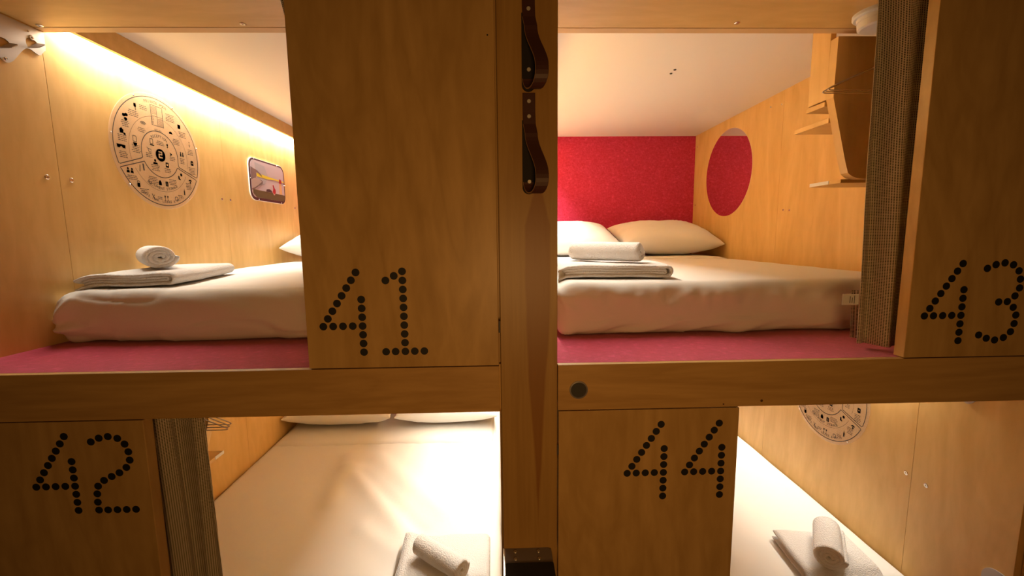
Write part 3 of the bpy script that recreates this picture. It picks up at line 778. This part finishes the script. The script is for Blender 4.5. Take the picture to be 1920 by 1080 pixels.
    class _Near:                     # drawn shapes are gathered by the spot they stand at, one mesh for each pictogram
        def add(s, vs, fs):
            cy = sum(v[1] for v in vs)/len(vs); cz = sum(v[2] for v in vs)/len(vs)
            for k in pieces:
                if math.hypot(k[0]-cy, k[1]-cz) < .030: pieces[k].add(vs, fs); return
            pieces[(cy, cz)] = MB().add(vs, fs)
    ic = _Near()
    def poly(pts, holes=()):
        vs, fs = fill2d([pts]+list(holes), .0001); ic.add(put([(a, b, 0) for a, b, _ in vs], LIFT), fs)
    def sc(pts, x, y, k=.06): return [(x+a*k, y+b*k) for a, b in pts]
    ell = lambda x, y, a, b, n=18: [(x+a*math.cos(2*PI*i/n), y+b*math.sin(2*PI*i/n)) for i in range(n)]
    poly(sc([(-.4,.9),(.4,1),(.5,.1),(.2,-.2),(.3,-1),(.05,-1),(0,-.2),(-.4,0)], -.47, .71))
    for a, b in ((-.03,.03),(.02,.045),(.0,-.03)): poly(ell(-.69+a, .47+b, .032, .028))
    poly(sc([(-1,.1),(0,1),(1,.1),(.7,.1),(.7,-.9),(-.7,-.9),(-.7,.1)], -.80, .225, .05)); poly(ell(-.745, .175, .022, .022))
    poly(sc([(-1.3,.5),(1.3,.5),(1.2,-.4),(.5,-.4),(.15,0),(-.15,0),(-.5,-.4),(-1.2,-.4)], -.84, -.05, .065))
    for r in (.03, .05, .07): add2 = line(arc(r, 30, 150, 8, (-.33,.42)), .012); ic.add(add2.v, add2.f)
    l2 = line(rrect(-.585,-.515,.09,.19,.012), .010, True); ic.add(l2.v, l2.f); poly(sc([(-1,.6),(1,.6),(.5,-.7),(-.5,-.7)], -.55, .045, .045))
    l2 = line(rrect(-.215,-.155,.13,.22,.01), .012, True); ic.add(l2.v, l2.f); poly([(-.225,.118),(-.13,.118),(-.13,.10),(-.225,.10)])
    l2 = line([(-.31,.045),(-.285,.04),(-.27,-.02),(-.22,-.02),(-.21,.025),(-.28,.025)], .009); ic.add(l2.v, l2.f); poly(ell(-.262,-.04,.009,.009)); poly(ell(-.225,-.04,.009,.009))
    poly(ell(.19,.18,.018,.028)); poly([(.17,.14),(.21,.15),(.20,.13),(.18,.125)])
    poly(sc([(-.6,.9),(.9,0),(-.6,-.9),(-.3,0)], .26, .02, .04))
    poly(ell(-.145,-.165,.022,.026)); poly([(-.20,-.235),(-.185,-.198),(-.10,-.198),(-.085,-.235)])
    poly(rrect(.10,.175,-.25,-.155,.012), [circ(.1375,-.2,.022,14)])
    for dx in (-.04, .04): poly(ell(-.72+dx,-.405,.018,.020)); poly([(-.75+dx,-.475),(-.745+dx,-.43),(-.695+dx,-.43),(-.69+dx,-.475)])
    l2 = line([(-.50,-.30),(-.515,-.42)], .016); ic.add(l2.v, l2.f); l2 = line([(-.43,-.27),(-.42,-.39)], .030); ic.add(l2.v, l2.f)
    poly(rrect(-.60,-.54,-.70,-.625,.012)); l2 = line(arc(.03, 0, 180, 8, (-.57,-.622)), .01); ic.add(l2.v, l2.f)
    poly([(-.115,-.61),(-.115,-.56),(-.09,-.52),(-.07,-.52),(-.045,-.56),(-.045,-.61)])
    poly(rrect(.05,.115,-.615,-.525,.008), [rrect(.078,.087,-.60,-.54,.003,2)])
    poly(ell(.48,-.34,.028,.030)); poly([(.395,-.37),(.425,-.37),(.43,-.415),(.455,-.43),(.45,-.45),(.395,-.44)])
    l2 = line([(-.30,-.79),(-.24,-.89)], .013); ic.add(l2.v, l2.f); l2 = line([(-.24,-.80),(-.30,-.88)], .009); ic.add(l2.v, l2.f)
    for dx in (-.02, .045):
        poly([(.0+dx,-.80),(.045+dx,-.80),(.026+dx,-.845),(.019+dx,-.845)]); l2 = line([(.0225+dx,-.84),(.0225+dx,-.885),(.005+dx,-.888),(.04+dx,-.888)], .008); ic.add(l2.v, l2.f)
    l2 = line(rrect(.255,.32,-.875,-.80,.018), .011, True); ic.add(l2.v, l2.f)
    poly([(.505,-.74),(.535,-.74),(.535,-.66),(.524,-.64),(.524,-.61),(.516,-.61),(.516,-.64),(.505,-.66)])
    poly([(.665,-.435),(.70,-.405),(.735,-.405),(.77,-.435)]); poly(rrect(.70,.735,-.48,-.445,.006))
    poly(rrect(.785,.855,-.105,-.01,.012), [circ(.82,-.055,.014,12)])
    for dx in (-.03, .03): poly(ell(.55+dx,.10,.014,.017)); poly([(.53+dx,.03),(.535+dx,.08),(.565+dx,.08),(.57+dx,.03)])
    l2 = line([(.79,.26),(.79,.34)], .009); ic.add(l2.v, l2.f); l2 = line([(.765,.30),(.79,.28),(.815,.31)], .008); ic.add(l2.v, l2.f); poly(ell(.79,.36,.012,.012))
    poly(arc(.045, 0, 180, 12, (.31,.42)))
    poly(rrect(.51,.585,.575,.655,.01))
    poly(circ(0, -.045, .115, 40), [[(-.045,.03),(.035,.03),(.045,.02),(.045,-.03),(.035,-.042),(-.02,-.042),(-.02,-.072),(.045,-.072),(.045,-.10),(-.05,-.10),(-.05,-.03),(-.04,-.018),(.018,-.018),(.018,.004),(-.045,.004)]])
    # plan of a berth at the top
    l2 = line([(-.125,.85),(.145,.85),(.145,.49),(-.125,.49)], .013, True); ic.add(l2.v, l2.f)
    l2 = line([(.01,.85),(.01,.49)], .008); ic.add(l2.v, l2.f); l2 = line([(-.125,.66),(.145,.66)], .006); ic.add(l2.v, l2.f)
    for k in range(7): l2 = line([(.025,.505+.02*k),(.135,.505+.02*k)], .006); ic.add(l2.v, l2.f)
    for k in range(7): l2 = line([(-.115,.70+.02*k),(.0,.70+.02*k)], .005); ic.add(l2.v, l2.f)
    for k in range(2): l2 = line(rrect(-.115,-.085,.52+.06*k,.555+.06*k,.006), .007, True); ic.add(l2.v, l2.f)
    for a, b in pieces.items(): obj('pictogram', b, M['ink'], t)
    return t
map_disc(XL, 1, .918, 1.968, 'round clear map disc with printed symbols on the upper left wall')
map_disc(XR, -1, .93, .735, 'round map disc half hidden by the rail, in the lower right berth')

# ------------------------------------------------------------------ rounded picture in the upper left berth
t = thing('wall_picture', (XL, 1.83, 1.95), 'small rounded picture with hand and yellow beam on the upper left wall', 'picture')
def pic(name, outline, col, lift, parent=None, th=.0006):
    mm = simple('print_'+name, col, .5)
    vs, fs = fill2d(outline if isinstance(outline[0], list) else [outline], th)
    return obj(name, MB().add([(XL+lift+z, x, y) for x, y, z in vs], fs), mm, parent or t)
obj('backing', MB().add(*(lambda vf: ([(XL+.001+z, x, y) for x, y, z in vf[0]], vf[1]))(fill2d([rrect(1.608,2.045,1.815,2.086,.055)], .006))), M['paper'], t)
fr = pic('border', rrect(1.612,2.045,1.818,2.082,.052), (.07,.022,.028), .0072)
pn = pic('printed_image', rrect(1.626,2.033,1.835,2.072,.045), (.50,.40,.44), .008)
Z0, Z1, Y0, Y1 = 1.835, 2.072, 1.626, 2.033
def q(pts): return [(Y0+(Y1-Y0)*a, Z0+(Z1-Z0)*b) for a, b in pts]
pic('clouds', q([(.12,.95),(.40,.90),(.50,.62),(.38,.40),(.22,.34),(.16,.55)]), (.40,.36,.40), .0086, pn, .0003)
pic('field', q([(.03,.21),(.5,.20),(1,.19),(1,.06),(.95,0),(.12,0),(.03,.10)]), (.115,.085,.03), .0088, pn, .0003)
pic('yellow_beam', q([(.16,.665),(.45,.64),(.72,.62),(1,.60),(1,.57),(.72,.585),(.45,.56),(.16,.575)]), (.72,.55,.03), .0090, pn, .0003)
pic('hand', q([(0,.80),(.10,.76),(.18,.74),(.28,.66),(.32,.60),(.29,.60),(.20,.68),(.14,.68),(.15,.58),(.12,.53),(.20,.50),(.27,.50),(.33,.47),(.31,.40),(.20,.32),(.08,.22),(.0,.18)]), (.20,.135,.13), .0093, pn, .0003)
pic('palm', q([(.0,.45),(.10,.52),(.22,.50),(.30,.46),(.20,.36),(.08,.26),(0,.22)]), (.42,.31,.28), .0096, pn, .0003)
pic('lighthouse', q([(.83,.20),(.845,.52),(.90,.52),(.92,.20)]), (.66,.36,.16), .0093, pn, .0003)
pic('lighthouse_lamp', q([(.83,.52),(.84,.62),(.87,.66),(.91,.62),(.92,.52)]), (.45,.03,.03), .0096, pn, .0003)
pic('rider', q([(.60,.22),(.63,.32),(.615,.42),(.64,.44),(.665,.36),(.70,.30),(.70,.22),(.66,.17)]), (.48,.025,.03), .0096, pn, .0003)
pic('rider_wheel', circ(Y0+.65*(Y1-Y0), Z0+.19*(Z1-Z0), .012, 16), (.62,.45,.42), .0093, pn, .0003)
pic('bush', q([(.40,.205),(.42,.27),(.50,.29),(.56,.27),(.60,.205)]), (.07,.035,.035), .0093, pn, .0003)
for y, z in ((1.675,2.078), (1.955,2.078), (1.700,1.822), (1.985,1.822), (1.619,1.95), (2.040,1.95)):
    obj('pin', MB().disc((XL+.0074,y,z), (1,0,0), (0,1,0), .0035, 0, .0025, .002, 10), M['chrome'], t)

# ------------------------------------------------------------------ wavy steel coat-hook plates
def hook_plate(xw, sgn, dz, label, dy=0):
    t = thing('coat_hook_rail', (xw, .25, 2.21+dz), label, 'coat hooks', 'wavy steel hook rails')
    bot = []; wave = [(.200,2.200),(.248,2.208),(.325,2.136),(.400,2.209),(.430,2.200),(.456,2.225)]
    for i in range(61):
        y = .200+.255*i/60; kk = max(j for j in range(len(wave)-1) if wave[j][0] <= y+1e-9); (ya, za), (yb_, zb_) = wave[kk], wave[kk+1]
        bot.append((y, za+(zb_-za)*sm((y-ya)/(yb_-ya))))
    bot[-1] = (.453, 2.222)
    outline = bot+[(.455,2.235),(.4545,2.284),(.200,2.284)]
    holes = []
    hk = [(.327,2.187), (.414,2.224)]
    def frame(y, z):      # chord of the bent tab, 38 degrees
        a = math.radians(40); return Vector((math.cos(a), math.sin(a))), Vector((-math.sin(a), math.cos(a)))
    for y, z in hk:
        u, v = frame(y, z); c = Vector((y, z)); r = .0205
        holes.append([tuple(c+u*r*math.cos(PI*i/14)+v*r*1.2*math.sin(PI*i/14)) for i in range(15)])
    vs, fs = fill2d([[tuple(p) for p in outline]]+holes, .0025)
    obj('plate', MB().add([(xw+sgn*(.0015+z), x+dy, y+dz) for x, y, z in vs], fs), M['hookmetal'], t)
    for (y, z) in hk:
        y += dy
        u, v = frame(y-dy, z); c = Vector((y, z)); r = .020; n = 14; tip = []
        for i in range(n+1): a = PI*i/n; tip.append((r*math.cos(a), r*1.75*min(1, 1.35*math.sin(a))))
        A = []; B = []
        for a, o in tip:
            b = o; wy = c+u*a
            A.append((xw+sgn*(.003+b*.92), wy.x, wy.y+dz-b*.06)); B.append((xw+sgn*(.003+b*.92), wy.x+v.x*.0024, wy.y+dz-b*.06+v.y*.0024))
        obj('hook', MB().prism(A, B), M['hookmetal'], t)
    for y, z, r in ((.412,2.251,.0085), (.404,2.281-.012,.0035), (.325,2.150,.0045), (.225,2.262,.0045)):
        obj('screw', screw(MB(), (xw+sgn*.0035, y+dy, z+dz-.002), (sgn,0,0), r, .0022), M['chrome'], t)
hook_plate(XL, 1, 0, 'wavy steel coat hook plate at the top of the upper left wall')
hook_plate(XR, -1, DZ-.009, 'wavy steel hook plate mostly hidden above the lower right wall', -.040)
t = thing('latch_plate', (XR, .125, .34), 'small rounded steel plate low on the lower right plywood wall', 'metal plate')
vs, fs = fill2d([rrect(.075, .175, .20, .398, .045)], .003)
obj('plate', MB().add([(XR-.001-z, x, y) for x, y, z in vs], fs), M['hookmetal'], t)
obj('screw', screw(MB(), (XR-.004, .125, .374), (-1,0,0), .005), M['chrome'], t)

# ------------------------------------------------------------------ mirror, shelf units, alarm, hangers
t = thing('round_mirror', (XR, 2.015, 2.02), 'round mirror reflecting the red wall in the upper right berth', 'mirror')
obj('glass', MB().disc((XR,2.030,2.018), (-1,0,0), (0,1,0), .318, .0005, .317, .0045, 72), M['mirror'], t)

def shelf_unit(xw, sgn, dz, label):
    """profile board across the berth with small shelves behind it, fixed to the side wall"""
    X = lambda d: xw+sgn*d
    t = thing('shelf_unit', (X(0), .5, 2.0+dz), label, 'shelf unit', 'birch shelf units on the side walls')
    prof = [(.0005, 2.286), (.449, 2.286), (.451, 2.066), (.387, 1.835)]
    for i in range(7):                                              # rounded lower corner
        a = i/6; prof.append((.372-.036*a-.016*sm(a), 1.790-.022*(1-(1-a)**2)))
    prof.append((.0005, 1.768))
    vs, fs = fill2d([prof], .036)
    part_label(obj('profile_board', MB().add([(X(x), .4635+z, min(y+dz, 2.28 if dz == 0 else ZCL-.002)) for x, y, z in vs], fs), M['ply'], t, bevel=.0012), 'birch board with angled edge')
    obj('box_side', MB().box(min(X(.428),X(.449)), max(X(.428),X(.449)), .501, .598, 2.068+dz, 2.408 if dz == 0 else ZCL-.002), M['ply'], t, bevel=.001)
    for k, (d, z, y1, thk) in enumerate(((.455,2.052,.600,.018), (.435,1.992,.690,.018), (.368,1.764,.665,.014))):
        y1 -= .05 if dz else 0
        s = obj('shelf', MB().box(min(X(.001),X(d)), max(X(.001),X(d)), .5005, y1, z-thk/2+dz, z+thk/2+dz), M['ply_flat'], t, bevel=.0012)
        if k == 2:
            xs = sorted((X(d+.0002), X(d+.0018)))
            part_label(obj('edge_strip', MB().box(xs[0], xs[1], .56, y1+.0005, z-.005+dz, z+.0085+dz), M['paper'], s), 'white strip on the shelf edge')
    return t
shelf_unit(XR, -1, 0, 'birch shelf unit with angled board on the upper right wall')
shelf_unit(XL, 1, -1.118, 'birch shelf unit behind the curtain of the lower left berth')

t = thing('smoke_alarm', (1.268, .315, ZS), 'round white smoke alarm under the upper right overhead board', 'smoke alarm')
c = (1.268, .315, ZS)
obj('mounting_ring', MB().lathe(c, (0,0,-1), (1,0,0), [(.072,0),(.072,.010),(.068,.014),(.050,.014)], 40), M['plastic'], t, smooth=False)
obj('body', MB().lathe(c, (0,0,-1), (1,0,0), [(.060,.013),(.059,.025),(.0565,.026),(.0565,.029),(.058,.030),(.056,.046),(.049,.050),(0,.051)], 40), M['plastic'], t)
obj('vent', MB().lathe(c, (0,0,-1), (1,0,0), [(.0568,.0262),(.0568,.0288)], 40), M['plastic'], t)
obj('indicator', MB().disc((1.248,.285,ZS-.0505), (0,0,-1), (1,0,0), .003, 0, .003, .002, 10), M['ink'], t)

def hanger_pts(w, h, r=.012):
    out = []
    tri = [(-w/2, 0), (w/2, 0), (0, h)]
    def corner(p, a, b, rr):
        p, a, b = Vector(p), Vector(a), Vector(b); d1 = (a-p).normalized(); d2 = (b-p).normalized()
        return [tuple(p*(1-s)**2*1+0*p+(p+d1*rr)*0+((1-s)**2*(p+d1*rr)+2*s*(1-s)*p+s*s*(p+d2*rr))-p*(1-s)**2) for s in [i/6 for i in range(7)]]
    out += corner(tri[0], tri[2], tri[1], .030); out += corner(tri[1], tri[0], tri[2], .030); out += corner(tri[2], tri[1], tri[0], .03)
    return out
def hanger(cx, y, z, label, group, yaw=0):
    t = thing('coat_hanger', (cx, y, z), label, 'hanger', group)
    c, s = math.cos(yaw), math.sin(yaw)
    W = lambda a, b: (cx+c*a, y+s*a, z+b)
    obj('frame', MB().tube([W(a, b) for a, b in hanger_pts(.40, .088)], .0022, 8, True), M['chrome'], t, smooth=True)
    hk = [(0,.085),(0,.11)]+[(.018-.018*math.cos(a), .125+.018*math.sin(a)) for a in [PI*.0+PI*1.25*i/10 for i in range(11)]]
    obj('hook', MB().tube([W(a, b) for a, b in hk], .002, 8), M['chrome'], t, smooth=True)
    return t
HG = 'wire hangers in the upper right berth'
for k, yy in enumerate((.378, .390, .402)):
    hanger(1.347, yy, 2.063-.0015*k, 'wire coat hanger poking out past the upper right curtain', HG)
HG2 = 'wire hangers in the lower left berth'
for k, yy in enumerate((.385, .402, .419)):
    hanger(-1.221-.004*k, yy, .853+.003*k, 'wire coat hanger showing beside the curtain by door 42', HG2)
for n, (cx, y0, y1, z) in enumerate(((1.365, .365, .415, 2.207), (-1.203, .345, .44, 1.003))):
    top = ZS if z > 1.5 else ZCL
    t = tag(obj('hanger_peg', MB().tube([(cx,y0,z),(cx,y1,z)], .005, 10).tube([(cx,(y0+y1)/2,z),(cx,(y0+y1)/2,top)], .005, 10), M['steel']),
        'small steel peg holding wire hangers in the %s berth' % ('upper right' if n == 0 else 'lower left'), 'peg')

# screws under the overhead boards and in the ceiling
bl, br = bpy.data.objects['overhead_board'], bpy.data.objects['overhead_board.001']
for x, y, b in ((-1.549,.412,bl), (-.865,.400,bl), (.83,.388,br)):
    obj('screw', screw(MB(), (x,y,ZS), (0,0,-1), .010, .003), M['chrome'], b)
cr = bpy.data.objects['ceiling.001']
for y in (1.125, 1.175): obj('screw', screw(MB(), (.913,y,ZC2), (0,0,-1), .007, .004), M['grey'], cr)
# dark knots in the right rail
rl = bpy.data.objects['bunk_rail.002']
for x, z, r in ((.747,1.083,.004), (.636,1.075,.0025)):
    obj('knot', MB().disc((x,0,z), (0,-1,0), (1,0,0), r, -.001, r, .0003, 10), simple('knot', (.10,.035,.012), .6), rl)
